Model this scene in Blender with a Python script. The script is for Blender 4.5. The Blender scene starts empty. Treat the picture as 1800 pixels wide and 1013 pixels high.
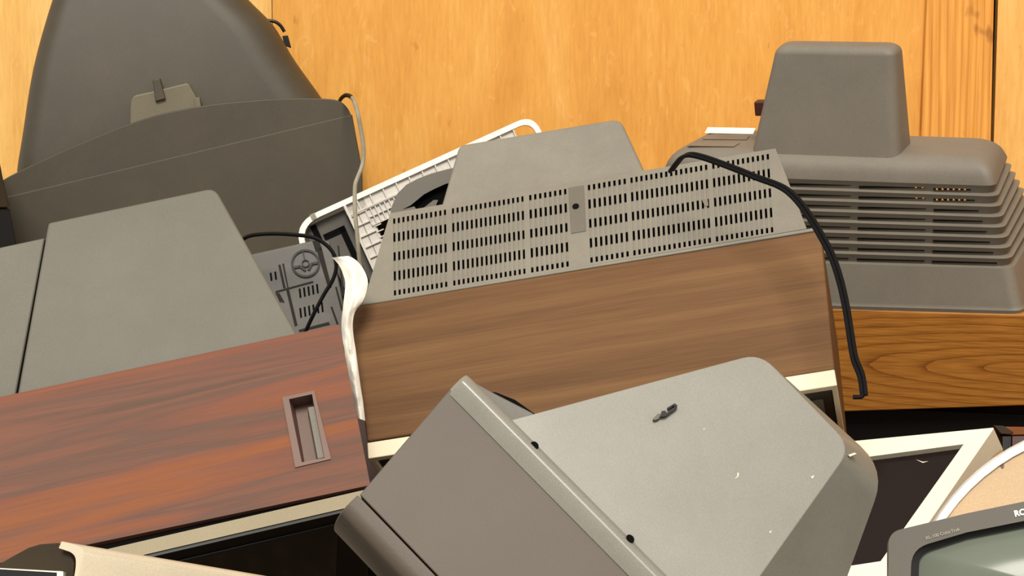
import bpy, bmesh, math, random
from mathutils import Vector, Matrix
random.seed(7)
SC = bpy.context.scene
COL = SC.collection
rad = math.radians

# ------------------------------------------------------------------ camera
CAM = Vector((0, 0, 1.5))
FPX = 3857.0
cd = bpy.data.cameras.new('camera'); cam = bpy.data.objects.new('camera', cd); COL.objects.link(cam)
cam.location = CAM; cam.rotation_euler = (rad(82), 0, 0)
cd.sensor_width = 36; cd.lens = 36 * FPX / 1800; cd.clip_start = .05
SC.camera = cam
CROT = Matrix.Rotation(rad(82), 3, 'X')
# ------------------------------------------------------------------ light
w = bpy.data.worlds.new('sky'); SC.world = w; w.use_nodes = True
bg = w.node_tree.nodes['Background']; bg.inputs[0].default_value = (1.0, .97, .92, 1); bg.inputs[1].default_value = 1.0
sl = bpy.data.lights.new('sun', 'SUN'); sl.energy = 3.7; sl.angle = rad(20); sl.color = (1, .95, .86)
so = bpy.data.objects.new('sun', sl); COL.objects.link(so)
so.rotation_euler = Vector((.04, .70, -.70)).to_track_quat('-Z', 'Y').to_euler(); so.location = (-1, -2, 4)
vs = SC.view_settings
vs.view_transform = 'Standard'; vs.look = 'None'; vs.exposure = 0.0; vs.gamma = 1; vs.use_curve_mapping = False
SC.cycles.max_bounces = 8

# ------------------------------------------------------------------ materials
def lin(c):
    return tuple(((v / 255) / 12.92 if v / 255 <= .04045 else ((v / 255 + .055) / 1.055) ** 2.4) for v in c) + (1,)
class NT:
    def __init__(s, name, rough=.5, spec=.5):
        s.m = bpy.data.materials.new(name); s.m.use_nodes = True
        s.t = s.m.node_tree; s.b = s.t.nodes['Principled BSDF']
        s.b.inputs['Roughness'].default_value = rough; s.b.inputs['Specular IOR Level'].default_value = spec
    def n(s, t, **k):
        q = s.t.nodes.new(t)
        for a, v in k.items():
            if a[0] == '_': q.inputs[a[1:].replace('_', ' ')].default_value = v
            else: setattr(q, a, v)
        return q
    def l(s, a, b): s.t.links.new(a, b)
    def mapped(s, scale, loc=(0, 0, 0), rot=(0, 0, 0)):
        tc = s.n('ShaderNodeTexCoord'); mp = s.n('ShaderNodeMapping')
        mp.inputs['Scale'].default_value = scale; mp.inputs['Location'].default_value = loc; mp.inputs['Rotation'].default_value = rot
        s.l(tc.outputs['Object'], mp.inputs['Vector']); return mp.outputs['Vector']
    def ramp(s, fac, stops):
        r = s.n('ShaderNodeValToRGB'); e = r.color_ramp.elements
        while len(e) < len(stops): e.new(.5)
        for q, (p, c) in zip(e, stops): q.position = p; q.color = lin(c)
        s.l(fac, r.inputs[0]); return r.outputs[0]
    def mix(s, a, b, fac, mode='MIX'):
        m = s.n('ShaderNodeMix', data_type='RGBA', blend_type=mode)
        if isinstance(fac, (int, float)): m.inputs[0].default_value = fac
        else: s.l(fac, m.inputs[0])
        for i, v in ((6, a), (7, b)):
            if isinstance(v, tuple): m.inputs[i].default_value = v
            else: s.l(v, m.inputs[i])
        return m.outputs[2]
    def bump(s, fac, strength, dist=.001):
        b = s.n('ShaderNodeBump', _Strength=strength, _Distance=dist); s.l(fac, b.inputs['Height']); s.l(b.outputs[0], s.b.inputs['Normal'])
    def col(s, o): s.l(o, s.b.inputs['Base Color'])
def plastic(name, c, rough=.55, var=.12, tex=900, bump=.15, dust=None, spec=.4):
    t = NT(name, rough, spec)
    n1 = t.n('ShaderNodeTexNoise', _Scale=3.5, _Detail=5, _Roughness=.65); t.l(t.mapped((1, 1, 1)), n1.inputs['Vector'])
    lo = tuple(v * (1 - var) for v in c); hi = tuple(min(255, v * (1 + var * .6)) for v in c)
    o = t.ramp(n1.outputs[0], [(.3, lo), (.7, hi)])
    if dust:
        n3 = t.n('ShaderNodeTexNoise', _Scale=9, _Detail=8, _Roughness=.75); t.l(t.mapped((1, 1, 1), (3, 1, 2)), n3.inputs['Vector'])
        f = t.n('ShaderNodeMapRange', _From_Min=.45, _From_Max=.75, _To_Min=0, _To_Max=.5); t.l(n3.outputs[0], f.inputs[0])
        o = t.mix(o, lin(dust), f.outputs[0])
    n2 = t.n('ShaderNodeTexNoise', _Scale=tex, _Detail=2); t.l(t.mapped((1, 1, 1)), n2.inputs['Vector'])
    sp = t.ramp(n2.outputs[0], [(.25, (225, 225, 225)), (.75, (255, 255, 255))])
    o = t.mix(o, sp, 1.0, 'MULTIPLY')
    t.col(o); t.bump(n2.outputs[0], bump, .0006)
    return t.m
def veneer(name, stops, sc=(1.3, 6, 22), dist=1.2, fine=.35, rough=.6, seed=(0, 0, 0), fscale=(9, 60, 330)):
    t = NT(name, rough, .1)
    n1 = t.n('ShaderNodeTexNoise', _Scale=1, _Detail=5, _Roughness=.55, _Distortion=dist); t.l(t.mapped(sc, seed), n1.inputs['Vector'])
    o = t.ramp(n1.outputs[0], stops)
    n2 = t.n('ShaderNodeTexNoise', _Scale=1, _Detail=3, _Roughness=.6); t.l(t.mapped(fscale, seed), n2.inputs['Vector'])
    o = t.mix(o, t.ramp(n2.outputs[0], [(.3, (190, 180, 172)), (.65, (255, 255, 255))]), fine, 'MULTIPLY')
    t.col(o); t.bump(n2.outputs[0], .08, .0005)
    return t.m
def oak(name):
    t = NT(name, .45, .4)
    n0 = t.n('ShaderNodeTexNoise', _Scale=1, _Detail=4); t.l(t.mapped((5, 5, 12)), n0.inputs['Vector'])
    v = t.mapped((1, 1, 1))
    add = t.n('ShaderNodeMix', data_type='VECTOR'); add.inputs[0].default_value = .018
    t.l(v, add.inputs[4]); t.l(n0.outputs[1], add.inputs[5])
    mp = t.n('ShaderNodeMapping'); mp.inputs['Location'].default_value = (-.040, 0, .080); mp.inputs['Scale'].default_value = (.13, 0.0, 1.0)
    t.l(add.outputs[1], mp.inputs['Vector'])
    wv = t.n('ShaderNodeTexWave', wave_type='RINGS', rings_direction='SPHERICAL', wave_profile='SAW', _Scale=26, _Distortion=1.0, _Detail=3)
    wv.inputs['Detail Scale'].default_value = 3; t.l(mp.outputs[0], wv.inputs['Vector'])
    o = t.ramp(wv.outputs[1], [(0, (120, 70, 24)), (.16, (154, 98, 36)), (.5, (168, 112, 46)), (1, (164, 106, 41))])
    n2 = t.n('ShaderNodeTexNoise', _Scale=1, _Detail=3); t.l(t.mapped((14, 60, 420)), n2.inputs['Vector'])
    o = t.mix(o, t.ramp(n2.outputs[0], [(.35, (170, 150, 130)), (.6, (255, 255, 255))]), .55, 'MULTIPLY')
    t.col(o); return t.m
def plywood(name, a, b, c, sc=(9, 9, 1.5), seed=(0, 0, 0)):
    t = NT(name, .55, .25)
    n1 = t.n('ShaderNodeTexNoise', _Scale=1, _Detail=7, _Roughness=.62, _Distortion=.9); t.l(t.mapped(sc, seed), n1.inputs['Vector'])
    o = t.ramp(n1.outputs[0], [(.28, a), (.5, b), (.72, c)])
    n2 = t.n('ShaderNodeTexNoise', _Scale=1, _Detail=4, _Roughness=.7); t.l(t.mapped((150, 150, 16), seed), n2.inputs['Vector'])
    o = t.mix(o, t.ramp(n2.outputs[0], [(.3, (220, 205, 185)), (.62, (255, 255, 255))]), .45, 'MULTIPLY')
    n3 = t.n('ShaderNodeTexNoise', _Scale=1, _Detail=2, _Distortion=2.5); t.l(t.mapped((30, 30, 12), seed), n3.inputs['Vector'])
    f = t.n('ShaderNodeMapRange', _From_Min=.62, _From_Max=.7, _To_Min=0, _To_Max=.12); t.l(n3.outputs[0], f.inputs[0])
    o = t.mix(o, lin((250, 210, 140)), f.outputs[0])
    n4 = t.n('ShaderNodeTexNoise', _Scale=1, _Detail=3); t.l(t.mapped((40, 40, 20), (5, 5, 5)), n4.inputs['Vector'])
    f4 = t.n('ShaderNodeMapRange', _From_Min=.70, _From_Max=.78, _To_Min=0, _To_Max=.45); t.l(n4.outputs[0], f4.inputs[0])
    o = t.mix(o, lin((150, 88, 38)), f4.outputs[0])
    t.col(o); t.bump(n2.outputs[0], .1, .0006); return t.m
def pine(name):
    t = NT(name, .5, .25)
    wv = t.n('ShaderNodeTexWave', wave_type='BANDS', bands_direction='X', wave_profile='SAW', _Scale=22, _Distortion=5, _Detail=2)
    wv.inputs['Detail Scale'].default_value = .7
    t.l(t.mapped((1, 1, .12)), wv.inputs['Vector'])
    o = t.ramp(wv.outputs[1], [(0, (190, 118, 48)), (.12, (218, 154, 70)), (.6, (224, 164, 82)), (1, (214, 148, 64))])
    n2 = t.n('ShaderNodeTexNoise', _Scale=1, _Detail=4); t.l(t.mapped((130, 100, 5)), n2.inputs['Vector'])
    o = t.mix(o, t.ramp(n2.outputs[0], [(.3, (200, 175, 150)), (.6, (255, 255, 255))]), .5, 'MULTIPLY')
    n4 = t.n('ShaderNodeTexNoise', _Scale=1, _Detail=2); t.l(t.mapped((28, 28, 14), (1, 5, 2)), n4.inputs['Vector'])
    f4 = t.n('ShaderNodeMapRange', _From_Min=.68, _From_Max=.76, _To_Min=0, _To_Max=.6); t.l(n4.outputs[0], f4.inputs[0])
    o = t.mix(o, lin((120, 66, 26)), f4.outputs[0])
    t.col(o); return t.m
def plain(name, c, rough=.5, spec=.5, coat=0):
    t = NT(name, rough, spec); t.b.inputs['Base Color'].default_value = lin(c); t.b.inputs['Coat Weight'].default_value = coat
    t.b.inputs['Coat Roughness'].default_value = .05
    return t.m

M = dict(
    wall=plywood('plywood', (206, 142, 62), (217, 157, 74), (224, 169, 90)),
    wall_pale=plywood('pale_plywood', (220, 166, 88), (226, 177, 100), (232, 188, 116), seed=(4, 2, 1)),
    pine=pine('pine_batten'),
    floor=plywood('floor_board', (40, 32, 25), (48, 39, 30), (56, 46, 36), sc=(2, 9, 9)),
    vent_grey=plastic('dusty_grey_plastic', (127, 122, 110), .6, .06, dust=(142, 136, 120)),
    shell_grey=plastic('warm_grey_plastic', (104, 100, 88), .6, .07),
    dark_olive=plastic('dark_olive_plastic', (65, 57, 42), .5, .08, dust=(77, 68, 52)),
    mid_grey=plastic('mid_grey_plastic', (120, 113, 101), .6, .08),
    front_cab=plastic('brown_grey_plastic', (88, 78, 67), .55, .07),
    front_shell=plastic('scuffed_grey_plastic', (130, 126, 114), .32, .08, dust=(140, 135, 122), bump=.06, spec=.6),
    olive_light=plastic('light_olive_plastic', (104, 96, 76), .5, .08),
    gunmetal=plastic('gunmetal_plastic', (96, 90, 80), .5, .06),
    charcoal=plastic('charcoal_plastic', (84, 80, 74), .5, .08, dust=(110, 104, 94)),
    shroud=plastic('shroud_grey_plastic', (116, 111, 102), .5, .06),
    black=plain('black_plastic', (19, 16, 14), .4, .25),
    black_rub=plain('black_rubber', (8, 7, 7), .55, .12),
    groove=plain('groove_shade_grey', (32, 28, 24), .7, .2),
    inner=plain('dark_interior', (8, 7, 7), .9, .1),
    cream=plastic('cream_plastic', (226, 214, 184), .5, .06, bump=.05),
    casing_cream=plastic('greyish_cream_plastic', (204, 189, 162), .35, .05, bump=.05),
    cream_shaded=plastic('shaded_cream_plastic', (138, 124, 94), .5, .06, bump=.05),  # cream darkened to carry the shade on the rosewood set's bezel strip
    ivory=plastic('ivory_plastic', (238, 230, 206), .45, .04, bump=.04),
    beige=plastic('beige_plastic', (206, 174, 134), .5, .05, bump=.04),
    silver=plastic('silver_plastic', (214, 208, 198), .42, .05, bump=.04),
    white=plastic('white_rim_plastic', (246, 243, 234), .4, .03, bump=.03),
    rose=veneer('rosewood_veneer', [(.28, (90, 71, 61)), (.40, (114, 78, 64)), (.47, (98, 74, 64)), (.54, (118, 76, 60)), (.64, (130, 80, 52)), (.74, (108, 75, 63))], sc=(.65, 6, 17), dist=.9, fine=.2),
    walnut=veneer('walnut_veneer', [(.3, (92, 65, 42)), (.5, (106, 76, 49)), (.7, (117, 86, 55))], sc=(1.0, 7, 36), dist=.6, fine=.35, seed=(2, 1, 3)),
    walnut_edge=veneer('walnut_edge', [(.3, (104, 58, 28)), (.7, (128, 76, 40))], seed=(2, 1, 3)),
    oak=oak('oak_veneer'),
    recess=plastic('brown_recess_plastic', (112, 84, 72), .5, .1),
    redbrown=plastic('dark_red_brown_filler', (62, 34, 22), .6, .1),
    redwood=plain('dark_red_panel', (58, 18, 12), .5),
    screen=plain('dark_glass', (12, 11, 11), .08, .5),
    brown_glass=plain('brown_dark_glass', (32, 24, 21), .2, .12),
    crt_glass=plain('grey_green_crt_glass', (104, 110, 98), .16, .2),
    bag=plastic('white_film', (236, 230, 216), .5, .04, bump=.02),
    cable_grey=plastic('grey_cable_jacket', (150, 142, 122), .4, .25, tex=80, bump=.05),
    paper=plain('white_label_paper', (240, 236, 222), .6),
    brown_paper=plastic('faded_brown_label', (134, 118, 100), .7, .15),
    scuff=plain('pale_scuff', (214, 196, 168), .6),
    copper=plain('copper_glint', (200, 140, 80), .4),
    olive_dark=plastic('dark_brown_cover', (52, 41, 25), .6, .12, spec=.15),
    letter=plain('white_lettering', (240, 238, 226), .5),
    letter_dim=plain('dim_lettering', (176, 170, 154), .5),
)

# ------------------------------------------------------------------ geometry helpers
def ray(px, py):
    return (CROT @ Vector(((px - 900) / FPX, (506.5 - py) / FPX, -1))).normalized()
class Frame:
    """Local frame of one thing: x along its width, y into it away from the viewer, z across."""
    def __init__(s, ax, ay, Y, yaw, lean, edge=None, roll=None):
        d = ray(ax, ay); P = CAM + d * (Y / d.y)
        R0 = Matrix.Rotation(rad(yaw), 3, 'Z') @ Matrix.Rotation(rad(-lean), 3, 'X')
        if edge:
            n = R0.col[1]; q = []
            for e in edge:
                dd = ray(*e); q.append(CAM + dd * ((P - CAM).dot(n) / dd.dot(n)))
            v = R0.transposed() @ (q[1] - q[0]); th = -math.atan2(v.z, v.x)
        else: th = rad(roll or 0)
        R = R0 @ Matrix.Rotation(th, 3, 'Y')
        s.M = Matrix.Translation(P) @ R.to_4x4(); s.Mi = s.M.inverted(); s.Ri = R.transposed(); s.o = s.Mi @ CAM
    def at(s, px, py, y=0, z0=0, k=0):
        d = s.Ri @ ray(px, py)
        t = (y + k * (s.o.z - z0) - s.o.y) / (d.y - k * d.z)
        return s.o + d * t
    def atz(s, px, py, z):
        d = s.Ri @ ray(px, py); return s.o + d * ((z - s.o.z) / d.z)
    def pts(s, L, y=0, z0=0, k=0): return [s.at(a, b, y, z0, k) for a, b in L]

def tag(o, label, cat, group=None):
    o['label'] = label; o['category'] = cat
    if group: o['group'] = group
    return o
def thing(name, F, label, cat, group=None):
    o = bpy.data.objects.new(name, None); COL.objects.link(o); o.empty_display_size = .05
    o.matrix_world = F.M; return tag(o, label, cat, group)

class MB:
    def __init__(s): s.bm = bmesh.new(); s.nb = set()
    def face(s, vs, m=0):
        f = s.bm.faces.new(vs); f.material_index = m; return f
    def loft(s, rings, m=0, caps=(True, True), closed=True):
        R = [[s.bm.verts.new(p) for p in r] for r in rings]
        n = len(R[0])
        for a, b in zip(R, R[1:]):
            for i in range(n if closed else n - 1):
                s.face((a[i], a[(i + 1) % n], b[(i + 1) % n], b[i]), m)
        if caps[0]: s.face(R[0][::-1], m)
        if caps[1]: s.face(R[-1], m)
        return s
    def prism(s, pts, off, m=0):
        off = Vector(off); return s.loft([pts, [p + off for p in pts]], m)
    def box(s, lo, hi, m=0):
        (a, b, c), (d, e, f) = lo, hi
        return s.loft([[Vector(p) for p in ((a, b, c), (d, b, c), (d, b, f), (a, b, f))], [Vector(p) for p in ((a, e, c), (d, e, c), (d, e, f), (a, e, f))]], m)
    def tube(s, pts, r, m=0, seg=10):
        pts = [Vector(p) for p in pts]; rings = []
        up = Vector((0, 1, 0.001)); N = None
        for i, p in enumerate(pts):
            t = (pts[min(i + 1, len(pts) - 1)] - pts[max(i - 1, 0)]).normalized()
            N = (up if N is None else N); N = (N - t * N.dot(t)).normalized(); B = t.cross(N)
            rr = r[i] if isinstance(r, (list, tuple)) else r
            rings.append([p + (N * math.cos(a) + B * math.sin(a)) * rr for a in [2 * math.pi * k / seg for k in range(seg)]])
        return s.loft(rings, m)
    def plate(s, outer, holes, depth, m=0, hole_depth=None):
        """front face with holes; outer wall and hole walls run back along +y by depth (a Vector)"""
        depth = Vector(depth); hd = Vector(hole_depth) if hole_depth else depth
        es = []; loops = []
        for L in [outer] + holes:
            vs = [s.bm.verts.new(p) for p in L]; loops.append(vs)
            for i in range(len(vs)): es.append(s.bm.edges.new((vs[i], vs[(i + 1) % len(vs)])))
        g = bmesh.ops.triangle_fill(s.bm, edges=es, use_beauty=True, use_dissolve=False)
        for f in g['geom']:
            if isinstance(f, bmesh.types.BMFace): f.material_index = m
        for i, vs in enumerate(loops):
            d = depth if i == 0 else hd
            bk = [s.bm.verts.new(v.co + d) for v in vs]
            for k in range(len(vs)): s.face((vs[k], vs[(k + 1) % len(vs)], bk[(k + 1) % len(vs)], bk[k]), m)
            if i == 0: pass
        return s
    def build(s, name, mats, parent=None, bevel=0, seg=3, angle=35, flat=False, recalc=True):
        bm = s.bm
        if recalc: bmesh.ops.recalc_face_normals(bm, faces=bm.faces)
        if bevel:
            es = [e for e in bm.edges if len(e.link_faces) == 2 and e.calc_face_angle(0) > rad(angle)]
            bmesh.ops.bevel(bm, geom=es, offset=bevel, segments=seg, profile=.5, affect='EDGES', clamp_overlap=True, miter_outer='ARC')
        me = bpy.data.meshes.new(name); bm.to_mesh(me); bm.free()
        for x in (mats if isinstance(mats, (list, tuple)) else [mats]): me.materials.append(x)
        o = bpy.data.objects.new(name, me); COL.objects.link(o)
        if parent: o.parent = parent
        if not flat:
            me.polygons.foreach_set('use_smooth', [True] * len(me.polygons)); me.set_sharp_from_angle(angle=rad(50 if bevel else 32))
            wn = o.modifiers.new('weighted_normals', 'WEIGHTED_NORMAL'); wn.keep_sharp = True; wn.weight = 80
        return o
def rpoly(pts, radii, seg=6):
    out = []; n = len(pts)
    if not isinstance(radii, (list, tuple)): radii = [radii] * n
    for i in range(n):
        p, a, b, r = pts[i], pts[i - 1], pts[(i + 1) % n], radii[i]
        if r <= 0: out.append(p.copy()); continue
        u = (a - p); v = (b - p); r_ = min(r, u.length * .48, v.length * .48); u.normalize(); v.normalize()
        A = p + u * r_; B = p + v * r_
        for k in range(seg + 1):
            t = k / seg; out.append(A * (1 - t) ** 2 + p * 2 * t * (1 - t) + B * t * t)
    return out
def smooth_path(pts, n=6):
    P = [Vector(p) for p in pts]; out = []
    for i in range(len(P) - 1):
        a, b, c, d = P[max(i - 1, 0)], P[i], P[i + 1], P[min(i + 2, len(P) - 1)]
        for k in range(n):
            t = k / n
            out.append(.5 * ((2 * b) + (c - a) * t + (2 * a - 5 * b + 4 * c - d) * t * t + (3 * b - a - 3 * c + d) * t ** 3))
    out.append(P[-1]); return out
def lerp(a, b, t): return a + (b - a) * t

# ------------------------------------------------------------------ setting
WY = 4.22
def wxz(px, py, y=WY):
    d = ray(px, py); return CAM + d * (y / d.y)
def structure(name, mb, mats, bevel=0):
    o = mb.build(name, mats, None, bevel); o['kind'] = 'structure'; return o
a = wxz(1632, 0); b = wxz(478, 0)
mb = MB(); mb.box((b.x + .001, WY, 0), (a.x + .03, WY + .02, 2.9)); structure('wall_back', mb, M['wall'])
mb = MB(); mb.box((b.x - .95, WY + .002, 0), (b.x - .001, WY + .022, 2.9)); structure('wall_left', mb, M['wall_pale'])
mb = MB(); c = wxz(1751, 0)
mb.box((c.x + .003, WY - .004, 0), (c.x + .42, WY + .02, 2.9)); structure('wall_right', mb, M['wall_pale'])
mb = MB(); mb.box((a.x + .02, WY + .03, 0), (c.x + .2, WY + .05, 2.9)); structure('wall_gap_black', mb, M['inner'])  # black sheet added behind the joint so no sky shows through
# leaning batten nailed over the joint between the sheets
P = [wxz(1632, -60, WY - .022), wxz(1749, -60, WY - .022), wxz(1741, 300, WY - .022), wxz(1617, 300, WY - .022)]
e1 = (P[2] - P[1]); e2 = (P[3] - P[0])
P[0] -= e2 * .6; P[1] -= e1 * .6; P[2] += e1 * 3; P[3] += e2 * 3
mb = MB(); mb.prism(P, (0, .021, 0)); structure('trim_1', mb, M['pine'], .003)
mb = MB(); mb.box((1.40, 2.5, 0), (1.42, WY - .03, 2.9)); structure('wall_side_right', mb, M['wall_pale'])
mb = MB(); mb.box((-6, -8, -.04), (6, WY + .06, 0)); structure('floor', mb, M['floor'])

# ------------------------------------------------------------------ centre walnut television
F = Frame(1050, 700, 2.98, -13, 32, edge=((612, 541), (1443, 403)))
T = thing('television', F, 'walnut cabinet television with a slotted grey back, in the middle of the pile', 'television')
wq = F.pts([(612, 541), (1443, 405), (1467, 650), (645, 776)])
mb = MB(); mb.prism(wq, (0, .40, 0)); mb.build('cabinet', M['walnut'], T, .003)
ztop = (wq[0].z + wq[1].z) / 2; zb = (wq[2].z + wq[3].z) / 2
# grey lip above the wood
lip = F.pts([(614, 541), (1441, 405), (1437, 399), (640, 532)], .003)
mb = MB(); mb.prism(lip, (0, .38, 0)); cover_lip = mb
K = .5
Q = [F.at(x, y, .012, ztop, K) for x, y in ((686, 375), (1363, 261), (1418, 402), (638, 534))]
n_in = Vector((0, 1, -K)).normalized()
mb.loft([rpoly([p + n_in * .017 for p in Q], [.008, .008, 0, 0]), rpoly([Q[0] + Vector((.03, .27, -.01)), Q[1] + Vector((-.03, .27, -.01)), Q[2] + Vector((0, .36, 0)), Q[3] + Vector((0, .36, 0))], [.008, .008, 0, 0])])
cover = mb.build('back_cover', M['vent_grey'], T, .002)
S = [F.at(x, y, .012, ztop, K) for x, y in ((691, 384.5), (1351, 270.5), (1359, 408.5), (692.5, 520))]
U = []
for g0, g1, cnt in ((692, 787, 12), (798, 925.6, 16), (936, 1001.6, 8), (1040, 1106.6, 8), (1115, 1249, 16), (1258, 1356, 12)):
    u0, u1 = (g0 - 692) / 664, (g1 - 692) / 664; wv = (u1 - u0) / (cnt - 1 + .42)
    for k in range(cnt): U.append((u0 + k * wv, u0 + k * wv + wv * .47))
V = [(0, .065), (.195, .307), (.45, .556), (.695, .807), (.935, 1.0)]
us = sorted({x for p in U for x in p}); vsx = sorted({x for p in V for x in p})
def P2(u, v): return lerp(lerp(S[0], S[1], u), lerp(S[3], S[2], u), v)
def qedge(i, j, t): return lerp(Q[i], Q[j], t)
mb = MB(); bm = mb.bm
X = [None] + us + [None]; Z = [None] + vsx + [None]
Qm = rpoly(Q, 0)
def gp(i, j):
    u, v = X[i], Z[j]
    tu = None if u is None else .04 + .88 * u
    if u is None and v is None: return Q[(0 if j == 0 else 3) if i == 0 else (1 if j == 0 else 2)]
    if u is None: return qedge(0, 3, .06 + .86 * v) if i == 0 else qedge(1, 2, .06 + .86 * v)
    if v is None:
        ref = P2(u, 0 if j == 0 else 1); A, B = (Q[0], Q[1]) if j == 0 else (Q[3], Q[2])
        return lerp(A, B, (ref.x - A.x) / (B.x - A.x))
    return P2(u, v)
grid = [[bm.verts.new(gp(i, j)) for j in range(len(Z))] for i in range(len(X))]
ustart = {round(p[0], 6) for p in U}; vstart = {round(p[0], 6) for p in V}
for i in range(len(X) - 1):
    for j in range(len(Z) - 1):
        c = (grid[i][j], grid[i + 1][j], grid[i + 1][j + 1], grid[i][j + 1])
        iu = X[i] is not None and round(X[i], 6) in ustart
        iv = Z[j] is not None and round(Z[j], 6) in vstart
        inside = X[i] is not None and Z[j] is not None and X[i + 1] is not None and Z[j + 1] is not None
        d = .0145 if (iu and iv) else (.0012 if (iu and inside) else 0)
        if d == 0: mb.face(c); continue
        k = [bm.verts.new(v.co + n_in * d) for v in c]
        for q in range(4): mb.face((c[q], c[(q + 1) % 4], k[(q + 1) % 4], k[q]), 1 if d > .01 else 0)
        mb.face(k, 1 if d > .01 else 0)
b4 = [bm.verts.new(p + n_in * .016) for p in Q]
cor = (grid[0][0], grid[-1][0], grid[-1][-1], grid[0][-1])
strips = ([grid[i][0] for i in range(len(X))], [grid[-1][j] for j in range(len(Z))], [grid[i][-1] for i in range(len(X))][::-1], [grid[0][j] for j in range(len(Z))][::-1])
for q, st in enumerate(strips): mb.face(st + [b4[(q + 1) % 4], b4[q]])
mb.build('vent_panel', [M['vent_grey'], M['inner']], cover, flat=True, recalc=True)
# latch plate with its screw hole
pl = [P2(u, v) - n_in * .0006 for u, v in (((1006 - 692) / 664, .0), ((1033 - 692) / 664, .0), ((1034 - 692) / 664, .60), ((1008 - 692) / 664, .60))]
mb = MB(); mb.prism([p - n_in * .0008 for p in pl], n_in * .0016); lp = mb.build('latch_plate', M['shell_grey'], cover, .0005)
cc = P2((1018 - 692) / 664, .27) - n_in * .003
ex, ez = (S[1] - S[0]).normalized(), n_in.cross((S[1] - S[0]).normalized())
mb = MB(); mb.prism([cc + ex * math.cos(a) * .0050 + ez * math.sin(a) * .0062 for a in [k * math.pi / 9 for k in range(18)]], n_in * .003); mb.build('screw_hole', M['inner'], lp)
cc = P2((1244 - 692) / 664, .49) - n_in * .001
mb = MB(); mb.prism([cc + ex * a + ez * b for a, b in ((-.005, -.006), (.003, -.006), (.003, .01), (-.002, .01))], n_in * .001); mb.build('broken_slat', M['mid_grey'], cover)
# neck housing
zpt = (Q[0].z + Q[1].z) / 2; ypt = .012 + K * (zpt - ztop)
H = [F.at(x, y, ypt + .02, zpt, .30) for x, y in ((806, 254), (1090, 207), (1142, 320), (768, 386))]
mb = MB(); mb.loft([rpoly(H, [.012, .016, 0, 0]), rpoly([H[0] + Vector((.02, .17, -.02)), H[1] + Vector((-.02, .17, -.02)), H[2] + Vector((0, .2, 0)), H[3] + Vector((0, .2, 0))], [.012, .016, 0, 0])])
mb.build('neck_housing', M['vent_grey'], T, .006)
# cream bezel ring and black front
x0 = wq[3].x; x1 = wq[2].x
zt = .024
bz = MB(); bz.plate([Vector((x0, .0, zb - .0008)), Vector((x1, .0, zb - .0008)), Vector((x1, .40, zb - .0008)), Vector((x0, .40, zb - .0008))],
    [[Vector((x0 + .008, .014, zb - .0008)), Vector((x1 - .008, .014, zb - .0008)), Vector((x1 - .008, .392, zb - .0008)), Vector((x0 + .008, .392, zb - .0008))]], (0, 0, -zt))
g = bz; i0 = zb - .0008 - zt
ring_o = [Vector((x0, .0, i0)), Vector((x1, .0, i0)), Vector((x1, .40, i0)), Vector((x0, .40, i0))]
ring_i = [Vector((x0 + .008, .014, i0)), Vector((x1 - .008, .014, i0)), Vector((x1 - .008, .392, i0)), Vector((x0 + .008, .392, i0))]
for q in range(4):
    vv = [bz.bm.verts.new(p) for p in (ring_o[q], ring_o[(q + 1) % 4], ring_i[(q + 1) % 4], ring_i[q])]; bz.face(vv)
bmesh.ops.remove_doubles(bz.bm, verts=bz.bm.verts, dist=1e-5)
bezel = bz.build('bezel', M['cream'], T, .0015)
mb = MB(); mb.box((x0 + .009, .015, i0 + .004), (x1 - .009, .391, i0 + .012)); fp = mb.build('front_panel', M['black'], bezel, .001)
mb = MB(); mb.box((x0 + .05, .05, i0 + .0025), (x1 - .17, .35, i0 + .006)); mb.build('screen', M['screen'], fp, .003)
mb = MB(); mb.box((x1 - .075, .05, i0 + .002), (x1 - .022, .34, i0 + .006)); cp = mb.build('control_panel', M['charcoal'], fp, .0015)
mb = MB(); mb.box((x1 - .058, .075, i0 + .0012), (x1 - .034, .125, i0 + .004)); mb.build('button_recess', M['inner'], cp)
mb = MB(); mb.box((x1 - .072, .042, i0 + .001), (x1 - .040, .046, i0 + .005)); mb.build('trim_strip', M['cream'], cp)

# ------------------------------------------------------------------ left rosewood television
F = Frame(400, 780, 2.84, 6, 36, edge=((0, 698.6), (595, 571)))
T = thing('television', F, 'reddish rosewood cabinet television with a sunken handle slot at its right end', 'television')
wl = F.pts([(-220, 745), (596, 570.5), (651, 853), (-170, 1026)])
hole = F.pts([(507, 701.5), (549, 692.5), (571, 805), (531, 813)])
mb = MB(); mb.plate(wl, [hole], (0, .29, 0), hole_depth=(0, .004, 0)); cab = mb.build('cabinet', M['rose'], T)
ztl = (wl[0].z + wl[1].z) / 2; zbl = (wl[2].z + wl[3].z) / 2
# handle: flange, pocket, paler strip painting the light on the right inner wall
fo = F.pts([(496, 698.5), (552, 687), (582, 807), (519, 822)], -.0022)
fi = F.pts([(508, 702), (548.5, 693), (570.5, 805), (530, 813)], -.0022)
mb = MB(); mb.plate(fo, [fi], (0, .003, 0), hole_depth=(0, .008, 0)); hd = mb.build('handle_recess', M['recess'], T)
pf = [p + Vector((0, .003, 0)) for p in fi]; pb = [p + Vector((0, .030, 0)) for p in F.pts([(508, 702), (548.5, 693), (570.5, 805), (530, 813)])]
pb[0] += Vector((.008, 0, 0)); pb[3] += Vector((.006, 0, 0))
mb = MB(); mb.loft([pf, pb], caps=(False, True)); mb.build('pocket', M['recess'], hd, flat=True)
gp_ = F.pts([(541, 716), (552.5, 714), (571, 804), (558.5, 807)], .006)
mb = MB(); mb.prism(gp_, (0, .02, 0)); mb.build('lit_wall', M['mid_grey'], hd, .001)
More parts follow.
